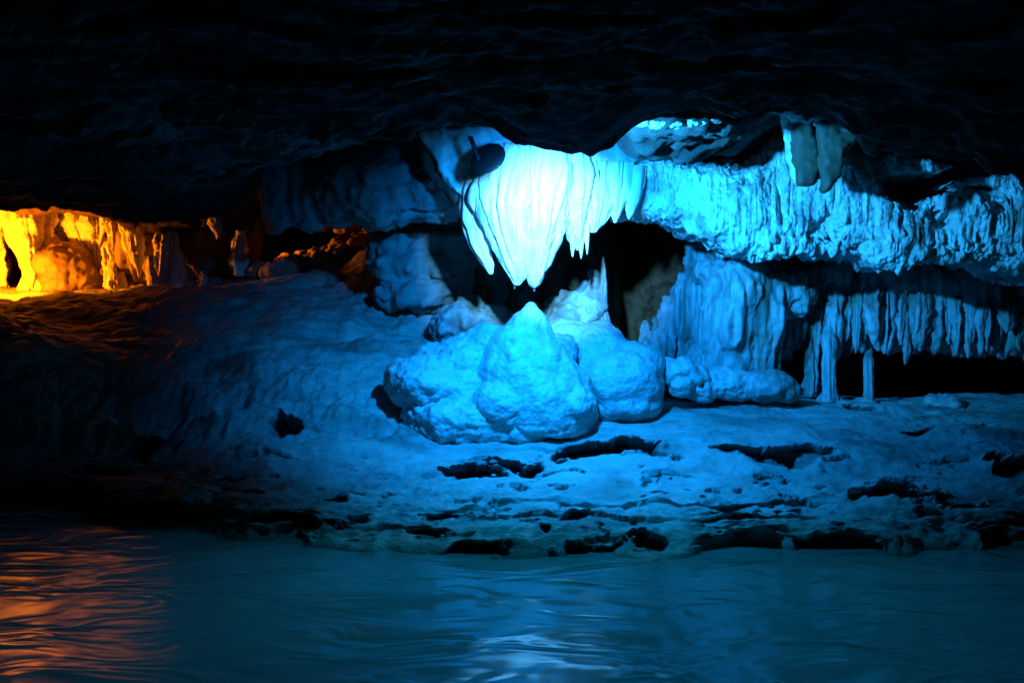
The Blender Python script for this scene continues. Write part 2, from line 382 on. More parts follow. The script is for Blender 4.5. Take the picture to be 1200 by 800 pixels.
# overhanging lip at the water line
lipn = fbm(S(p2, 1.3, 0, 1, 8.0), 3)
und = (0.02 + 0.20 * sm(0.0, 0.35, lipn) + 0.16 * sm(-0.6, -2.0, x))
edge = sm(0.16, 0.02, z) * (z0 < 0.25)
ynew = y + und * edge + yadd + lshift + 0.05 * zone * sm(0.52, 0.60, fl) * sm(7.4, 6.6, y)
silt_shade = np.maximum(silt_shade, 0.85 * sm(0.03, -0.01, z) * (z0 < 0.2))
silt_shade = np.maximum(silt_shade, 0.8 * sm(-1.0, -1.9, x) * sm(0.34, 0.16, z0 + 0.05 * fbm(p2 * 3, 3)))  # low left bank face darkened in colour as if in shadow
v = np.stack([x + 0.012 * fbm(p2 * 6, 2) * zone, ynew, z], -1)
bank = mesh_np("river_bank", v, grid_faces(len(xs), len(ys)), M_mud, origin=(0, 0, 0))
attr(bank, "silt_shade", silt_shade)
setp(bank, "pale lumpy mud and rock bank rising from the water with dark broken hollows", kind="structure")

# ------------------------------------------------------------------ ceiling
def cp(*rest): return [(-4, 2.45), (2.0, 2.42)] + [(Y_, R(row, Y_) if row > 10 else row) for Y_, row in rest]
ceil_cols = {
    -600: cp((5, 150), (8, 232), (9.2, 240), (9.5, 2.55), (14, 2.6)),
    -100: cp((5, 150), (8, 218), (9.2, 230), (9.5, 2.50), (14, 2.5)),
    0:   cp((5, 140), (8, 218), (9.2, 230), (9.45, 2.50), (14, 2.45)),
    110: cp((5, 140), (8, 224), (9.2, 238), (9.5, 2.46), (14, 2.4)),
    150: cp((5, 140), (8, 235), (9.3, 255), (10.5, 265), (14, 2.2)),
    250: cp((5, 135), (7.6, 215), (9.0, 250), (10.5, 268), (14, 2.2)),
    330: cp((5, 150), (6.4, 185), (6.8, 2.4), (8.4, 2.6), (14, 2.3)),
    440: cp((5, 158), (5.2, 2.45), (6.2, 2.5), (8.0, 2.75), (14, 2.5)),
    500: cp((4.5, 110), (5, 152), (5.15, 2.5), (6.8, 2.7), (8.0, 2.75), (14, 2.5)),
    586: cp((4.0, 75), (5.0, 144), (5.12, 2.45), (5.4, 2.75), (7, 2.8), (14, 2.7)),
    606: cp((4.0, 75), (5.0, 172), (5.12, 2.40), (5.4, 2.75), (7, 2.8), (14, 2.7)),
    650: cp((4.0, 75), (5.0, 178), (5.12, 2.40), (5.4, 2.75), (7, 2.8), (14, 2.7)),
    700: cp((4.0, 75), (5.0, 188), (5.15, 2.40), (5.5, 2.72), (7, 2.75), (14, 2.7)),
    735: cp((4.0, 75), (5.0, 150), (5.12, 2.42), (5.7, 2.50), (6.6, 198), (6.9, 2.45), (14, 2.7)),
    800: cp((4.0, 75), (5.0, 134), (5.15, 2.42), (5.8, 140), (6.4, 168), (6.7, 198), (7.0, 2.5), (14, 2.7)),
    870: cp((4.0, 75), (5.0, 130), (5.15, 2.42), (6.0, 130), (6.5, 150), (6.8, 180), (7.1, 2.5), (14, 2.7)),
    905: cp((4.0, 75), (5.0, 122), (5.15, 2.45), (6.5, 2.62), (7.0, 2.75), (14, 2.7)),
    975: cp((4.0, 75), (5.0, 124), (5.15, 2.45), (6.5, 2.62), (7.0, 2.75), (14, 2.7)),
    1000: cp((4.0, 75), (5.0, 172), (5.15, 2.42), (6.6, 2.6), (7.1, 2.7), (14, 2.7)),
    1100: cp((4.0, 75), (5.0, 186), (5.15, 2.40), (6.6, 2.6), (7.1, 2.6), (14, 2.7)),
    1200: cp((4.0, 75), (5.0, 204), (5.15, 2.38), (6.6, 2.6), (7.2, 2.5), (14, 2.7)),
    1800: cp((4.0, 75), (5.0, 215), (5.2, 2.4), (14, 2.5)),
}
ceil_s = table(ceil_cols, -4, 14.5, blur=2, ublur=3)
xs = np.concatenate([np.arange(-9, -5, 0.06), np.arange(-5, 5, 0.02), np.arange(5, 9, 0.06)])
ys = np.concatenate([np.arange(-3, 2.2, 0.06), np.arange(2.2, 9.8, 0.018), np.arange(9.8, 13.8, 0.05)])
X, Y = np.meshgrid(xs, ys, indexing='ij'); x = X.ravel(); y = Y.ravel()
p2 = np.stack([x, y, np.zeros_like(x)], -1)
z0 = ceil_s(x + 0.06 * fbm(p2 * 4 + 3, 3), y + 0.05 * fbm(p2 * 3 + 9, 3))
# bedded limestone: worn, nearly parallel steps
s = 0.9 * fbm(S(p2, 0.35, 0.8, 1, 2.0), 4) + 0.12 * y + 0.05 * x
st = s * 3.2; fr = st - np.floor(st); step = (np.floor(st) + sm(0.86, 1.0, fr)) / 3.2
amp = 1 - 0.75 * sm(0.9, 0.3, abs(x - 0.2)) * sm(4.3, 4.8, y)
z = z0 + amp * (0.22 * (step - s) + 0.07 * fbm(S(p2, 0.6, 0.8, 1, 6), 7, 0.66) - 0.032 * ridged(S(p2, 1.5, 2.8, 1, 6), 5, .6) * (0.5 + 0.8 * fbm(p2 * .8, 2)) + .03) + 0.03 * fbm(p2 * 5.0, 4, .6) * sm(4.6, 4.9, y) * sm(5.3, 5.1, y) + 0.025 * fbm(S(p2, 5, 7, 1), 3, 0.6) * sm(-0.3, 0.5, fbm(p2 * 1.1 + 20, 2))
hump = sm(0.7, 0.9, x) * sm(3, 2.4, x) * sm(5.4, 5.8, y)
z += 0.03 * hump * ridged(S(p2, 4, 6, 1, 2), 3) - 0.03 * hump
z = np.maximum(z, 1.95)
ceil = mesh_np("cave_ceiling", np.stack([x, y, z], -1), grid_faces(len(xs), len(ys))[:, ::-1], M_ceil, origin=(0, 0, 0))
setp(ceil, "dark bedded rock ceiling hanging low over the water", kind="structure")

# ------------------------------------------------------------------ back wall
wall_u = [-900, -50, 100, 140, 290, 330, 430, 455, 520, 560, 700, 725, 840, 900, 960, 1250, 1900]
wall_y = [12.5, 12.3, 12.0, 10.9, 10.8, 11.6, 11.0, 9.6, 9.2, 9.0, 9.1, 10.3, 10.2, 9.6, 10.6, 10.6, 9.5]
U = np.linspace(-880, 1880, 950); zz = np.linspace(-0.4, 3.1, 190)
UU, ZZ = np.meshgrid(U, zz, indexing='ij')
yw = np.interp(U, wall_u, wall_y); kk = np.hanning(15)[1:-1]; kk /= kk.sum(); yw = np.convolve(np.pad(yw, 6, mode='edge'), kk, 'valid')
YW = np.repeat(yw[:, None], len(zz), 1)
XW = (UU - 600) / FPX * YW
pw = np.stack([XW.ravel(), YW.ravel(), ZZ.ravel()], -1)
d = 0.22 * fbm(pw * 1.4, 4) + 0.09 * ridged(S(pw, 3, 3, 1.4), 4) + 0.02 * fbm(pw * 14, 3)
pw[:, 1] -= d
wall = mesh_np("cave_wall", pw, grid_faces(len(U), len(zz))[:, ::-1], M_wall, origin=(0, 0, 0))
setp(wall, "brown rough rock wall at the back of the cave behind the formations", kind="structure")

# ================================================================== FORMATIONS IN THE CENTRE
def d_vert(a, fx=7, fz=1.2, b=0.006, seed=0.0):
    return lambda v, n: a * fbm(S(v, fx, fx, fz, seed), 3, 0.55) + b * fbm(v * 22 + seed, 3)
def d_lump(a, f=5, b=0.01, fb=18, seed=0.0):
    return lambda v, n: a * fbm(v * f + seed, 4, 0.5) + b * fbm(v * fb + seed, 3, 0.6)

# ---- the white stalactite cluster
Yc = 7.5
t = empty("stalactite_cluster", P(630, 335, Yc))
setp(t, "brilliant white cluster of fat draped stalactites hanging over the stalagmite", "stalactite")
def D(px, row, Y_, rpx): return (*P(px, row, Y_), rpx * Y_ / FPX)
crown = blob("crown", [(P(600, 190, 7.62), (.30, .22, .26)), (P(650, 185, 7.6), (.34, .24, .26)), (P(690, 195, 7.6), (.22, .2, .22)),
                       (P(640, 160, 7.65), (.5, .25, .25)), (P(720, 190, 7.7), (.2, .2, .25)), (P(570, 215, 7.6), (.15, .16, .15), (0, 30, 0))],
             0.022, M_white, d_vert(0.035, 5, 1.5), 8, parent=t)
drip("lobe", [D(572, 190, 7.50, 14), D(560, 222, 7.48, 20), D(556, 255, 7.46, 17), D(562, 285, 7.46, 13), D(571, 308, 7.46, 7), D(575, 321, 7.46, 2)], M_white, t, flute=0.35, seed=1.0)
drip("lobe", [D(606, 170, 7.45, 30), D(602, 205, 7.40, 40), D(598, 240, 7.36, 36), D(600, 270, 7.36, 28), D(604, 300, 7.36, 18), D(607, 322, 7.36, 10), D(606, 334, 7.36, 3)], M_white, t, flute=0.5, ff=3.2, seed=2.0, seg=72)
drip("lobe", [D(640, 170, 7.44, 30), D(638, 205, 7.38, 34), D(634, 240, 7.36, 30), D(632, 275, 7.36, 24), D(630, 300, 7.36, 17), D(628, 322, 7.36, 11), D(626, 334, 7.36, 6), D(626, 337, 7.36, 2)], M_white, t, flute=0.5, ff=3.2, seed=3.0, seg=72)
drip("lobe", [D(672, 180, 7.48, 26), D(672, 205, 7.44, 29), D(670, 235, 7.42, 24), D(673, 262, 7.42, 16), D(676, 282, 7.42, 9), D(678, 293, 7.42, 3)], M_white, t, flute=0.4, seed=4.0, seg=60)
drip("lobe", [D(698, 190, 7.52, 20), D(698, 220, 7.48, 22), D(698, 245, 7.46, 18), D(696, 262, 7.46, 12), D(695, 272, 7.46, 4)], M_white, t, flute=0.42, seed=5.0, seg=60)
drip("lobe", [D(655, 195, 7.36, 14), D(652, 225, 7.33, 17), D(654, 250, 7.33, 13), D(657, 272, 7.35, 5)], M_white, t, flute=0.4, seed=6.0)
for (px, r0, r1, rp) in ((671, 276, 301, 3.6), (681, 278, 303, 3.2), (688, 262, 298, 3.0), (603, 328, 338, 2.6), (626, 330, 341, 2.6)):
    drip("drip_tip", [D(px, r0, 7.4, rp), D(px, (r0 + r1) / 2, 7.4, rp * .9), D(px, r1, 7.4, .6)], M_white, t, seg=16, rings=14, flute=0.1, rough=0.003)

# ---- separate hanging curtain to the right of the cluster
o = drip("stalactite", [D(727, 190, 7.5, 14), D(726, 215, 7.48, 14), D(724, 235, 7.47, 10), D(722, 252, 7.47, 5), D(721, 261, 7.47, 1.5)], M_white, flute=0.4, seed=7.5)
setp(o, "narrow white stalactite just right of the big cluster, its left side free", "stalactite")
o = drip("stalactite", [D(744, 195, 7.52, 14), D(742, 220, 7.5, 13), D(740, 240, 7.49, 9), D(738, 252, 7.49, 4), D(737, 257, 7.49, 1)], M_white, flute=0.4, seed=9.5)
setp(o, "short blunt white stalactite where the bright ledge begins", "stalactite")

# ---- bright ledge running right
def sweep(name, secs, mat, disp, nseg=96, nl=420, parent=None):
    """secs: (px, top_row, bottom_row, Y, depth) - a closed body running along the photo's width"""
    a = np.array(secs, float); px = np.linspace(a[0, 0], a[-1, 0], nl)
    k = np.hanning(23)[1:-1]; k /= k.sum(); h = len(k) // 2
    def ip(j):
        yv = np.interp(px, a[:, 0], a[:, j]); return np.convolve(np.pad(yv, h, mode='edge'), k, 'valid')
    top, bot, Yv, dep = (ip(j) for j in range(1, 5))
    th = np.linspace(0, 2 * np.pi, nseg, endpoint=False)
    pts = np.empty((nl, nseg, 3))
    for i in range(nl):
        zt = R(top[i], Yv[i]); zb = R(bot[i], Yv[i]); c = (zt + zb) / 2; hz = (zt - zb) / 2
        endk = min(1, math.sqrt(max(0.0, min(i, nl - 1 - i) / 12.0)))
        cs, sn = np.cos(th), np.sin(th)
        ex = 0.42
        yy = Yv[i] + dep[i] * (1 - np.sign(cs) * np.abs(cs) ** ex) * 0.5 * 2 - dep[i] * 0  # front face at Yv, body behind it
        zzv = c + hz * np.sign(sn) * np.abs(sn) ** ex * max(endk, 0.05)
        pts[i, :, 0] = (px[i] - 600) / FPX * Yv[i]; pts[i, :, 1] = yy; pts[i, :, 2] = zzv
    v = pts.reshape(-1, 3)
    o = mesh_np(name, v, grid_faces(nl, nseg, wrap=True), mat, parent=parent)
    vv, nn = get_np(o.data)
    org = np.array(o.location) if parent is None else np.array(parent.location)
    wv = vv + org
    ctr = wv.reshape(nl, nseg, 3).mean(1, keepdims=True)
    if ((wv.reshape(nl, nseg, 3) - ctr) * nn.reshape(nl, nseg, 3)).sum() < 0:
        o.data.flip_normals(); nn = -nn
    wv = wv + nn * disp(wv, nn)[:, None]
    o.data.vertices.foreach_set("co", (wv - org).astype(np.float32).ravel()); o.data.update()
    return o
def d_pit(v, n):
    wv = v + 0.05 * np.stack([fbm(v * 5, 3), fbm(v * 5 + 5, 3), fbm(v * 5 + 9, 3)], -1)
    r = sm(0.9, 1.8, v[:, 0] + 0.4 * fbm(v * 2, 2)); big = fbm(S(v, 1.6, 1.6, 2.4, 3), 4, .55)
    return 0.11 * big * (0.4 + 0.6 * r) + 0.03 * (0.5 - worley(S(wv, 9, 9, 7))) * r + 0.018 * (0.5 - worley(S(wv, 22, 22, 17))) * r \
        + 0.03 * fbm(S(v, 9, 9, 3), 5, 0.65) - 0.09 * sm(0.30, 0.55, fbm(S(v, 4, 4, 3, 4), 4, .6)) * sm(1.3, 2.2, v[:, 0])
led = sweep("flowstone_ledge", [(712, 190, 250, 7.55, .25), (740, 186, 251, 7.55, .3), (770, 188, 254, 7.53, .3), (800, 188, 262, 7.5, .35), (832, 188, 280, 7.45, .35), (865, 184, 298, 7.4, .4),
                              (920, 160, 300, 7.35, .4), (1000, 166, 298, 7.3, .42), (1030, 196, 299, 7.28, .42), (1050, 228, 299, 7.28, .42), (1100, 236, 303, 7.25, .42),
                              (1150, 232, 308, 7.2, .42), (1180, 212, 314, 7.18, .42), (1200, 205, 318, 7.15, .42), (1300, 205, 330, 7.1, .42)], M_ledge, d_pit, nseg=130, nl=560)
setp(led, "long bright pitted ledge of flowstone running from the white cluster to the right edge", "flowstone ledge")
# rock flakes over the ledge
def slab(name, pts, thick, mat, label=None, cat=None, parent=None, group=None, rough=0.02, seed=0.0, n=28, vox=0.018):
    """a broken slab whose outline corners are world points; real thickness in y"""
    pts = np.array(pts); c = pts.mean(0)
    balls = []
    m = len(pts)
    for i in range(m):
        a, b = pts[i], pts[(i + 1) % m]
        for s_ in np.linspace(0, 1, 7)[:-1]:
            e = a + (b - a) * s_
            for q_ in np.linspace(0.0, 0.92, 5):
                e2 = e + (c - e) * q_; balls.append((e2, (vox * 1.7, thick / 2, vox * 1.7)))
    return setp(blob(name, balls, vox, mat, d_lump(rough, 6, rough * .4, 20, seed), 3, parent=parent), label, cat, group)
o = sweep("rock_flake", [(1010, 182, 212, 7.32, .25), (1050, 180, 204, 7.3, .25), (1085, 186, 202, 7.28, .22), (1112, 190, 200, 7.26, .2)], M_ledge, lambda v, n: .035 * fbm(v * 7, 4, .6), nseg=50, nl=120)
setp(o, "bright broken flake jutting right above the dark hollow of the ledge", "rock")
o = sweep("rock_flake", [(1116, 212, 218, 7.2, .2), (1150, 206, 216, 7.2, .22), (1180, 204, 222, 7.18, .25), (1196, 206, 240, 7.16, .25)], M_ledge, lambda v, n: .025 * fbm(v * 8 + 3, 4, .6), nseg=50, nl=120)
setp(o, "thin pale rock flake above the ledge next to the right edge", "rock")
# hanging slabs
for pts, m_, lab in (
    ([P(918, 128, 6.9), P(928, 124, 6.9), P(940, 190, 6.85), P(944, 212, 6.85), P(934, 212, 6.85), P(926, 180, 6.9)], M_ledge, "tall thin blue lit slab hanging left of the brown slabs"),
    ([P(928, 122, 6.8), P(942, 122, 6.8), P(957, 190, 6.75), P(950, 212, 6.75), P(938, 214, 6.75), P(933, 175, 6.8)], M_brown, "leaning dark brown slab between two blue lit slabs"),
    ([P(942, 122, 6.82), P(956, 122, 6.82), P(972, 170, 6.78), P(976, 200, 6.78), P(962, 206, 6.78), P(955, 180, 6.8)], M_grey, "dull blue slab hanging right of the leaning brown slab"),
    ([P(955, 118, 6.6), P(1010, 118, 6.6), P(1012, 150, 6.6), P(985, 178, 6.55), P(982, 205, 6.55), P(968, 220, 6.55), P(962, 170, 6.6)], M_brown, "broad dark brown rock tooth hanging over the bright ledge")):
    slab("hanging_slab", pts, .13, m_, lab, "rock slab", rough=.018, seed=random.random() * 9)
# nodules on the ceiling
for (px, row, r_) in ((752, 149, 10), (768, 146, 8), (790, 147, 8), (812, 143, 7), (838, 148, 8), (824, 140, 6), (776, 152, 6), (868, 146, 8)):
    Yn = 5.9; c = P(px, row, Yn)
    c[2] = float(ceil_s(c[0], c[1])) - 0.005
    setp(blob("ceiling_nodule", [(c, (r_ * Yn / FPX * 1.3, .06, r_ * Yn / FPX * .8))], 0.01, M_ledge, d_lump(.012, 14, .004, 40, px), 3),
         "small pale nodule dotting the ceiling above the bright ledge", "nodule", "pale nodules on the ceiling")

# ---- lamp housing under the ceiling
c = P(572, 186, 6.95)
t = empty("lamp", c); setp(t, "small dark oval lamp housing tucked beside the top of the white cluster", "lamp")
def lathe_obj(name, prof_, mat, c, rot, parent, seg=40):
    th = np.linspace(0, 2 * np.pi, seg, endpoint=False); pr = np.array(prof_)
    v = np.stack([pr[:, None, 0] * np.cos(th), pr[:, None, 0] * np.sin(th), np.repeat(pr[:, 1][:, None], seg, 1)], -1).reshape(-1, 3)
    v = v @ rotm(*rot).T + np.array(c)
    return mesh_np(name, v, grid_faces(len(pr), seg, wrap=True), mat, parent=parent)
lathe_obj("housing", [(0.001, -.035), (.06, -.033), (.10, -.024), (.125, -.006), (.13, .006), (.12, .012), (.06, .02), (.001, .022)], M_lamp, c, (52, -34, 0), t)
a = P(551, 160, 6.98); b = P(562, 190, 6.96)
drip("bracket", [(*a, .018), (*((a + b) / 2), .018), (*b, .018)], M_lamp, t, seg=12, rings=8, flute=0, rough=0)

# ---- jagged bright shard left of the lamp
slab("rock_shard", [P(498, 158, 7.5), P(520, 154, 7.5), P(548, 156, 7.48), P(588, 146, 7.45), P(590, 158, 7.45), P(560, 172, 7.5), P(552, 205, 7.5), P(546, 230, 7.5), P(536, 226, 7.5), P(520, 200, 7.5), P(508, 176, 7.5)], .16, M_white,
     "jagged cyan lit rock shard reaching up to the ceiling left of the white cluster", "rock", rough=.025, seed=3)
slab("rock_shard", [P(494, 172, 7.6), P(508, 176, 7.6), P(524, 215, 7.55), P(540, 232, 7.55), P(534, 236, 7.55), P(514, 214, 7.6), P(500, 195, 7.6)], .12, M_brown,
     "narrow rust brown shard edging the bright jagged rock", "rock", rough=.02, seed=5)

# ---- folded rock mass left of the cluster
def d_fold(v, n):
    return 0.03 * fbm(v * 9, 4, .6) + 0.06 * fbm(v * 2.2, 4) - 0.045 * sm(0.86, 1.0, ridged(S(v, 1.3, 1.3, 2.0, 1.0), 1)) + 0.02 * fbm(S(v, 8, 8, 14), 4, 0.6)
o = blob("rock_mass", [(P(465, 222, 8.3), (.52, .4, .32)), (P(430, 215, 8.35), (.38, .35, .3)), (P(510, 220, 8.2), (.25, .35, .30)), (P(470, 185, 8.4), (.6, .4, .2)), (P(395, 225, 8.5), (.2, .3, .27))],
         0.028, M_grey, d_fold, 5)
setp(o, "rounded dull blue rock mass with cracks bulging left of the white cluster", "rock")
o = blob("fluted_rock", [(P(345, 215, 8.7), (.34, .3, .38)), (P(325, 240, 8.7), (.15, .22, .24)), (P(362, 235, 8.65), (.2, .25, .26)), (P(350, 190, 8.8), (.45, .3, .2))],
         0.025, M_grey, lambda v, n: 0.05 * fbm(S(v, 9, 9, 1.5), 3) + 0.04 * fbm(v * 2, 3) + .01 * fbm(v * 20, 3), 4)
setp(o, "dim fluted rock hanging between the dark wall and the rounded rock mass", "rock")
o = blob("rock_block", [(P(488, 300, 8.95), (.40, .35, .30)), (P(520, 300, 8.9), (.2, .3, .28)), (P(462, 312, 8.95), (.25, .3, .22)), (P(540, 290, 9.0), (.3, .3, .4)), (P(590, 300, 9.1), (.4, .25, .5)), (P(500, 345, 8.9), (.5, .35, .16))],
         0.03, M_grey, lambda v, n: .09 * fbm(v * 2.5, 4) + .05 * ridged(v * 3, 3) - .05 + .03 * fbm(S(v, 12, 12, 8), 4, .6), 3)
setp(o, "squat blue rock block on the slope behind the stalactite's shadow", "rock")

# ---- lit wedge and small column behind the stalagmite
o = blob("rock_wedge", [(P(672, 372, 8.35), (.22, .2, .24), (0, 30, 0)), (P(690, 350, 8.4), (.12, .16, .26)), (P(650, 385, 8.3), (.2, .2, .14)), (P(600, 390, 8.4), (.3, .2, .15)), (P(570, 372, 8.45), (.28, .2, .16), (0, 20, 0)), (P(540, 380, 8.4), (.3, .2, .18))], 0.022, M_flow, lambda v, n: .06 * fbm(v * 3.5, 4, .6) + .03 * ridged(v * 4, 3) - .03 + .01 * fbm(v * 20, 2), 4)
setp(o, "blue rock wedge rising behind the stalagmite into the cluster's shadow", "rock")
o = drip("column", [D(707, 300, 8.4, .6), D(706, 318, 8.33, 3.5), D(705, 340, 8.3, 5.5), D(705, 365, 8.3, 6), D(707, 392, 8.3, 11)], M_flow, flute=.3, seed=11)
setp(o, "thin blue column standing just right of the rock wedge", "column")

# ---- stalagmites
bell_px = [(366, 620, 8), (373, 620, 18), (384, 618, 26), (395, 615, 38), (408, 614, 49), (425, 618, 57), (455, 628, 66), (485, 636, 70), (503, 636, 64)]
bell = [(r_, np.interp(r_, [b[0] for b in bell_px], [b[1] for b in bell_px]), np.interp(r_, [b[0] for b in bell_px], [b[2] for b in bell_px])) for r_ in range(367, 504, 4)]
t_ = blob("stalagmite", [(P(cx_, row_, 7.42), (r_ * 7.5 / FPX, r_ * 7.5 / FPX * .9, .07)) for row_, cx_, r_ in bell] +
          [(P(676, 476, 7.2), (.14, .18, .13)), (P(585, 474, 7.18), (.18, .2, .16))],
          0.015, M_mound, lambda v, n: 0.035 * fbm(v * 3, 3) + 0.006 * fbm(v * 13, 3, .5) + .016 * fbm(S(v, 10, 10, 2), 3) + .005 * ridged(S(v, 6, 6, 22), 2) * sm(.95, .7, v[:, 2]), 10)
setp(t_, "pointed bell shaped stalagmite with a pale tip under the white cluster", "stalagmite")
cap = blob("tip", [(P(623, 375, 7.39), (.092, .10, .105)), (P(607, 388, 7.35), (.05, .07, .085), (0, 15, 0)), (P(624, 392, 7.34), (.05, .075, .08))], 0.012, M_tip, d_lump(.012, 6, .003, 24, 1), 6, parent=t_)
o = blob("flowstone_mound", [(P(592, 446, 7.46), (.20, .24, .24)), (P(585, 480, 7.4), (.28, .3, .16)), (P(540, 456, 7.6), (.44, .36, .23)), (P(500, 448, 7.5), (.30, .32, .2)), (P(550, 425, 7.62), (.30, .3, .20)), (P(580, 408, 7.62), (.26, .25, .15)), (P(650, 410, 7.7), (.2, .25, .12)), (P(480, 445, 7.5), (.16, .2, .14)), (P(560, 485, 7.45), (.58, .42, .15)), (P(550, 498, 7.5), (.50, .45, .12)), (P(600, 500, 7.55), (.5, .45, .12)), (P(515, 430, 7.65), (.24, .25, .15))],
         0.02, M_mound, lambda v, n: 0.035 * fbm(v * 3.5, 3) + 0.03 * np.abs(fbm(S(v, 6, 6, 9), 4, .6)) + .010 * ridged(S(v, 8, 8, 20), 3) + .008 * fbm(v * 24, 2), 12)
setp(o, "broad crinkled mound spreading left of the pointed stalagmite", "flowstone mound")
o = blob("flowstone_mound", [(P(722, 445, 7.75), (.36, .36, .26)), (P(730, 475, 7.75), (.32, .32, .14)), (P(700, 410, 7.9), (.26, .3, .22)), (P(705, 395, 8.0), (.12, .2, .14)), (P(745, 452, 7.75), (.24, .3, .2)), (P(735, 425, 7.85), (.3, .3, .18)), (P(665, 400, 8.0), (.25, .28, .18))],
         0.02, M_mound, lambda v, n: 0.03 * fbm(v * 3.5 + 9, 3) + .006 * fbm(v * 12, 3, .5) + .005 * ridged(S(v, 7, 7, 18), 2), 10)
setp(o, "smooth round mound with a low peak right of the pointed stalagmite", "flowstone mound")
o = blob("boulder", [(P(800, 442, 7.8), (.16, .18, .17)), (P(815, 440, 7.85), (.12, .15, .12)), (P(785, 432, 7.85), (.1, .12, .1))], 0.014, M_mound,
         lambda v, n: .03 * fbm(v * 6, 4) - .03 * sm(.8, 1, ridged(v * 2.5, 1)), 4)
setp(o, "small knobbly boulder with dark cracks touching the smooth mound's right side", "boulder")
o = blob("boulder", [(P(850, 450, 7.9), (.24, .2, .13)), (P(825, 455, 7.85), (.14, .16, .1)), (P(875, 455, 7.9), (.16, .18, .1))], 0.014, M_mound, d_lump(.035, 5, .01, 18, 6), 4)
setp(o, "long low boulder between the knobbly boulder and the streaked one", "boulder")
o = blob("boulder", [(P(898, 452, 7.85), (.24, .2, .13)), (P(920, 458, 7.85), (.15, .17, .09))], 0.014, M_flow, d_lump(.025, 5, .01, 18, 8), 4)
setp(o, "rounded streaked boulder under the left end of the flowstone curtain", "boulder")

# ---- lower flowstone curtain
t = empty("flowstone_curtain", P(900, 465, 8.4)); setp(t, "streaked flowstone curtain hanging in the shade under the bright ledge", "flowstone curtain")
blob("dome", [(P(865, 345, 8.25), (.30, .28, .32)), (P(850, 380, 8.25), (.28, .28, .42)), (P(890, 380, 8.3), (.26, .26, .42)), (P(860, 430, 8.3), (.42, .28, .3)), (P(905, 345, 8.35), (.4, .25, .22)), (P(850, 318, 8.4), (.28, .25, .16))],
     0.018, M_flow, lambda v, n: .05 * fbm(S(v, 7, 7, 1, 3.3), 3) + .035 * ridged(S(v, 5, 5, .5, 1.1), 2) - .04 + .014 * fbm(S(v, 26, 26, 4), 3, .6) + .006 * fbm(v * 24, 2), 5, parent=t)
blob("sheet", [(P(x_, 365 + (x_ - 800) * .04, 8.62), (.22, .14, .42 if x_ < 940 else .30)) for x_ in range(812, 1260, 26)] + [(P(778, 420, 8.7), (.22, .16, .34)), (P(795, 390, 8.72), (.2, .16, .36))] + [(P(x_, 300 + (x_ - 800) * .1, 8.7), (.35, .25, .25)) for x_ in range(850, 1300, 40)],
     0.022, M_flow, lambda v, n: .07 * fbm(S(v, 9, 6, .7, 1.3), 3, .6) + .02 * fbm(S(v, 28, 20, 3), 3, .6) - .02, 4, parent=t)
bottoms = []
rr = random.Random(5)
px = 756.0
while px < 1235:
    wpx = rr.choice([5, 6, 7, 9, 12])
    if px < 835: top = 405 - (px - 756) * .8; bot = 458
    elif px < 955: top = 335 + (px - 900) * .18; bot = rr.choice([400, 425, 462, 462])
    elif px < 1120: top = 325 + (px - 955) * .2; bot = 402 + rr.uniform(-12, 26)
    else: top = 345 + (px - 1120) * .2; bot = 402 + rr.uniform(-22, 22)
    if 915 < px < 935: bot = 402
    Yd = 8.46 + rr.uniform(-.08, .06) + (0.12 if px < 835 else 0)
    if not (rr.random() < .06 and px > 960) and not (835 < px < 900):
        L_ = bot - top; top -= 30; L_ += 30
        if 905 < px < 985 and rr.random() < .7: bot = 464; L_ = bot - top
        if bot > 450: pr_ = [(0, .2), (.15, .7), (.4, .85), (.7, .9), (1, 1.2)]
        else: pr_ = [(0, .2), (.15, .8), (.45, .95), (.75, .75), (.92, .45), (1, .1)]
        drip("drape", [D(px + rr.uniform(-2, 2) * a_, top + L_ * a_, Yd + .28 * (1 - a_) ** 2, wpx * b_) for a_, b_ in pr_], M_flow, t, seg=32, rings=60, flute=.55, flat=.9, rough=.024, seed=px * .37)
    px += wpx * rr.uniform(1.0, 1.5)
for px_, r0_, r1_, lab in ((972, 395, 470, "stout column joining the shaded curtain to the bank, left of the slim one"), (1018, 420, 488, "slim short column standing alone in the black hollow under the curtain")):
    o = drip("column", [D(px_, r0_ - (70 if px_ < 1000 else 30), 8.7, 1), D(px_, r0_ - (40 if px_ < 1000 else 15), 8.6, 3), D(px_, r0_, 8.36, 8 if px_ < 1000 else 5), D(px_, (r0_ + r1_) / 2, 8.3, 8 if px_ < 1000 else 5), D(px_, r1_ - 10, 8.3, 9 if px_ < 1000 else 6), D(px_, r1_, 8.3, 14 if px_ < 1000 else 10)], M_flow, flute=.3, seed=px_ * .1)
    setp(o, lab, "column")
for px_, row_, rx_, lab in ((1000, 476, .2, "low rounded rock at the foot of the slim column"), (1050, 480, .2, "flat dim rock at the edge of the black hollow right of the columns"), (1105, 472, .16, "dim rock farthest right along the back of the bank")):
    o = blob("rock", [(P(px_, row_, 8.3), (rx_, .14, .07)), (P(px_ + 12, row_ + 2, 8.25), (rx_ * .6, .12, .05))], .013, M_mud, d_lump(.03, 6, .01, 20, px_), 4)
    setp(o, lab, "rock")

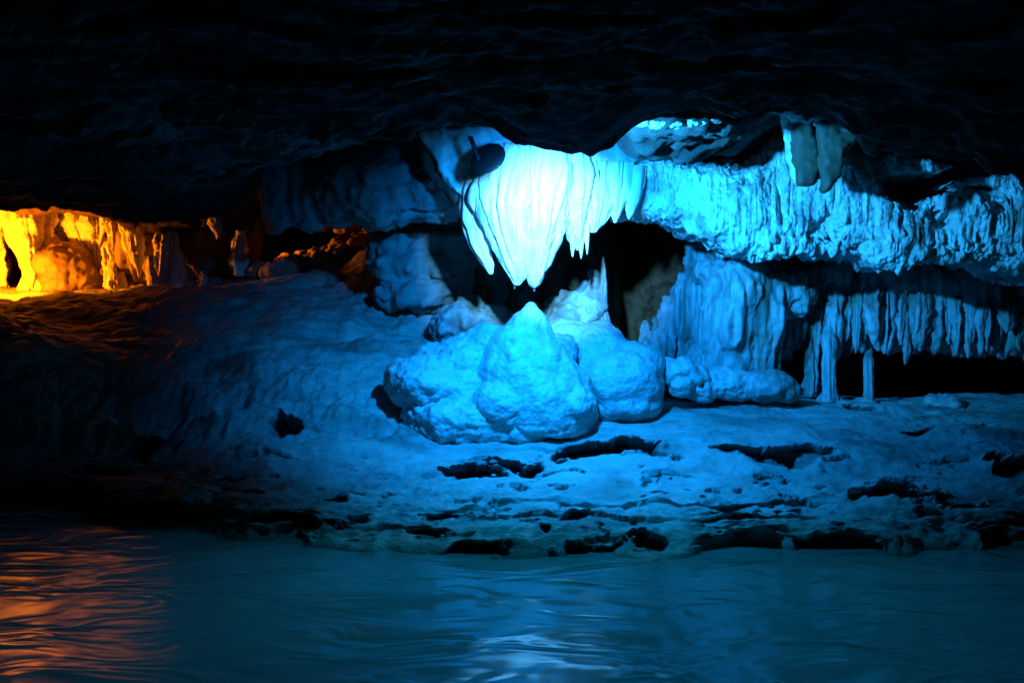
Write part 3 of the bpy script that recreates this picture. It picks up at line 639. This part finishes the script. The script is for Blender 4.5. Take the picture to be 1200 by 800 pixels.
# ================================================================== ORANGE ALCOVE ON THE LEFT
def warm(name, pts, lab, cat, Y_=11.0, **k):
    k['flute'] = k.get('flute', .3) + .35
    return setp(drip(name, [D(a_ + (2.2 * math.sin(i_ * 2.4 + a_)), b_, Y_, c_ * (1 + .25 * math.sin(i_ * 3.1 + b_))) for i_, (a_, b_, c_) in enumerate(pts)], M_warm, rough=.03, **k), lab, cat)
warm("column", [(22, 240, 20), (24, 262, 16), (30, 285, 12), (34, 305, 9), (36, 322, 8), (37, 340, 13)], "white hot leaning column at the left end of the orange alcove", "column", 10.75, flute=.3, seed=1)
warm("column", [(-6, 240, 14), (-4, 270, 11), (0, 300, 10), (-2, 342, 14)], "glowing column cut off by the left edge of the photo", "column", 11.0, flute=.3, seed=2)
warm("stalactite", [(50, 240, 12), (50, 262, 9), (51, 280, 5), (52, 290, 1)], "short yellow stalactite next to the white hot column", "stalactite", 10.9, flute=.35, seed=3)
warm("stalactite", [(72, 238, 11), (73, 262, 9), (75, 278, 5), (76, 286, 1)], "short yellow stalactite above the round orange boulder", "stalactite", 11.2, flute=.35, seed=4)
warm("stalactite", [(92, 240, 16), (92, 262, 13), (100, 285, 10), (108, 302, 7), (114, 318, 2)], "broad yellow drapery tapering down right of the orange boulder", "stalactite", 11.0, flute=.45, seed=5)
warm("stalactite", [(112, 240, 12), (112, 268, 11), (114, 292, 8), (116, 316, 2)], "bright fringed drapery just left of the tall end column", "stalactite", 10.95, flute=.45, seed=5.5)
warm("column", [(128, 246, 7), (131, 270, 7), (134, 300, 7), (137, 338, 8)], "tall slim yellow column at the right end of the bright alcove", "column", 10.5, flute=.3, seed=6)
warm("stalagmite", [(124, 290, 3), (124, 305, 5), (127, 325, 6), (128, 336, 5)], "small orange stump at the foot of the tall slim column", "stalagmite", 10.7, flute=.3, seed=6.6)
warm("stalactite", [(146, 256, 8), (150, 266, 10), (154, 285, 7), (158, 305, 5), (161, 325, 1.5)], "hook topped orange stalactite outside the bright alcove", "stalactite", 10.3, flute=.45, seed=7)
warm("stalagmite", [(40, 285, 5), (40, 300, 5), (44, 330, 7)], "little yellow stump between the hot column and the boulder", "stalagmite", 10.9, flute=.3, seed=7.7)
o = blob("boulder", [(P(82, 318, 10.9), (.30, .3, .34)), (P(68, 308, 10.85), (.24, .26, .2)), (P(60, 300, 10.8), (.12, .15, .08), (0, -25, 0)), (P(95, 330, 10.95), (.28, .3, .3))], .022, M_boulder, d_lump(.06, 3.5, .012, 16), 5)
setp(o, "big smooth round orange boulder with a snout inside the bright alcove", "boulder")
o = sweep("roof_slab", [(-60, 226, 242, 10.3, .5), (0, 228, 243, 10.3, .5), (70, 230, 246, 10.3, .5), (128, 236, 252, 10.3, .4), (142, 245, 256, 10.3, .3)], M_brown, lambda v, n: .05 * fbm(v * 4, 4) + .012 * fbm(v * 16, 3), nseg=60, nl=160)
setp(o, "reddish rock slab forming the lit roof edge of the orange alcove", "rock slab")
# dim wall formations between alcove and blue rocks
for (pts, Yd, lab) in (
    ([(190, 262, 6), (188, 280, 8), (186, 300, 9), (184, 335, 10)], 10.2, "dim orange edged column, tallest on the dark wall right of the alcove"),
    ([(197, 264, 5), (200, 285, 8), (203, 335, 12)], 10.3, "brown column leaning against the orange edged one"),
    ([(250, 252, 5), (252, 264, 6), (254, 275, 3), (256, 280, 1)], 10.0, "small orange tipped stalactite alone on the dark wall"),
    ([(176, 300, 4), (178, 315, 5), (180, 335, 6)], 10.1, "low thin stump left of the orange edged column"),
    ([(238, 318, 2), (238, 326, 2.4), (238, 335, 3)], 9.8, "tiny upright stub on the ridge of the dark slope"),
    ([(278, 270, 6), (279, 300, 7), (281, 322, 8)], 10.2, "faint brown pillar between the dark wall and the orange rubble")):
    warm("column" if pts[-1][1] > 300 else "stalactite", pts, lab, "column" if pts[-1][1] > 300 else "stalactite", Yd, flute=.4, seed=pts[0][0] * .13)
o = blob("wall_drapery", [(P(x_, 290 + 8 * math.sin(x_), 10.6), (.2, .2, .36)) for x_ in range(160, 290, 18)], .03, M_boulder, d_vert(.08, 6, 1.2, .012), 4)
setp(o, "dark brown fluted rock wall between the alcove and the orange rubble", "rock")
# orange lit rubble
rub = [(300, 318, .12, .07, 10.3, "small orange stone at the left end of the rubble line"), (330, 312, .22, .09, 10.2, "orange lit rock in the rubble below the fluted rock"),
       (362, 303, .24, .10, 10.3, "long tan stone in the middle of the rubble line"), (392, 293, .22, .09, 10.3, "blue grey and orange stone right of the long tan one"),
       (420, 281, .20, .08, 10.3, "orange slab highest in the rubble line"), (385, 262, .16, .06, 10.6, "small glowing rock wedged beneath the rounded rock mass"),
       (405, 268, .14, .05, 10.6, "second glowing sliver beneath the rounded rock mass"), (440, 268, .12, .06, 10.4, "brown stone where the rubble meets the squat block"), (322, 252, .07, .05, 10.4, "tiny orange rock under the fluted rock")]
for (px_, row_, rx_, rz_, Y_, lab) in rub:
    o = blob("rubble_stone", [(P(px_, row_, Y_), (rx_, .16, rz_), (0, -18, 0)), (P(px_ + 10, row_ - 2, Y_ + .05), (rx_ * .6, .14, rz_ * .9), (0, 10, 0))], .014, M_boulder, d_lump(.05, 5, .014, 16, px_), 3)
    setp(o, lab, "stone", "orange lit rubble")
o = blob("rock_ramp", [(P(x_, 334 - (x_ - 290) * .3, 10.6), (.25, .25, .12)) for x_ in range(290, 450, 18)], .028, M_boulder, d_lump(.05, 4, .015, 16, 4), 5)
setp(o, "long rock ramp climbing right under the orange rubble", "rock")

# ================================================================== STONES ON THE BANK
k_ = 0
proto = []
for s_ in range(5):
    v0, f0 = ICO3; v = v0 * np.array([1, .8, .55]); nrm = v0
    v = v + nrm * (0.28 * fbm(v0 * 1.6 + s_ * 7, 3, .6) + .06 * fbm(v0 * 6 + s_, 2))[:, None]; v[:, 2] -= v[:, 2].min()
    me = bpy.data.meshes.new("stone"); me.from_pydata(v.tolist(), [], f0.tolist()); me.materials.append(M_mud)
    me.polygons.foreach_set("use_smooth", np.full(len(me.polygons), True)); me.update(); proto.append(me)
special = [(1132, 612, 7, "single pale stone catching the light on the lower right of the bank"), (858, 520, 4, "small stone tucked under the low mud roll"), (640, 556, 5, "stone lying in the dark broken hollow at mid bank")]
for (px_, row_, rp, lab) in special:
    c = on_bank(px_, row_); o = bpy.data.objects.new("stone", proto[k_ % 5]); COL.objects.link(o); r_ = rp * c[1] / FPX
    o.location = (c[0], c[1], c[2] - .01); o.scale = (r_, r_, r_); o.rotation_euler = (0, 0, k_ * 1.3); k_ += 1
    setp(o, lab, "stone")
rs = random.Random(3)
for i in range(44):
    px_ = rs.uniform(330, 1190); row_ = rs.choice([rs.uniform(628, 652), rs.uniform(560, 650), rs.uniform(540, 575)])
    if row_ < 576: px_ = rs.uniform(540, 700)
    c = on_bank(px_, row_); o = bpy.data.objects.new("pebble", proto[i % 5]); COL.objects.link(o); r_ = rs.uniform(1.5, 4.2) * c[1] / FPX
    o.location = (c[0], c[1], c[2] - .3 * r_); o.scale = (r_ * rs.uniform(.9, 1.6), r_, r_ * rs.uniform(.6, 1)); o.rotation_euler = (0, 0, rs.uniform(0, 6))
    setp(o, "small pebble half sunk in the crust of the mud bank", "pebble", "pebbles scattered on the mud bank")
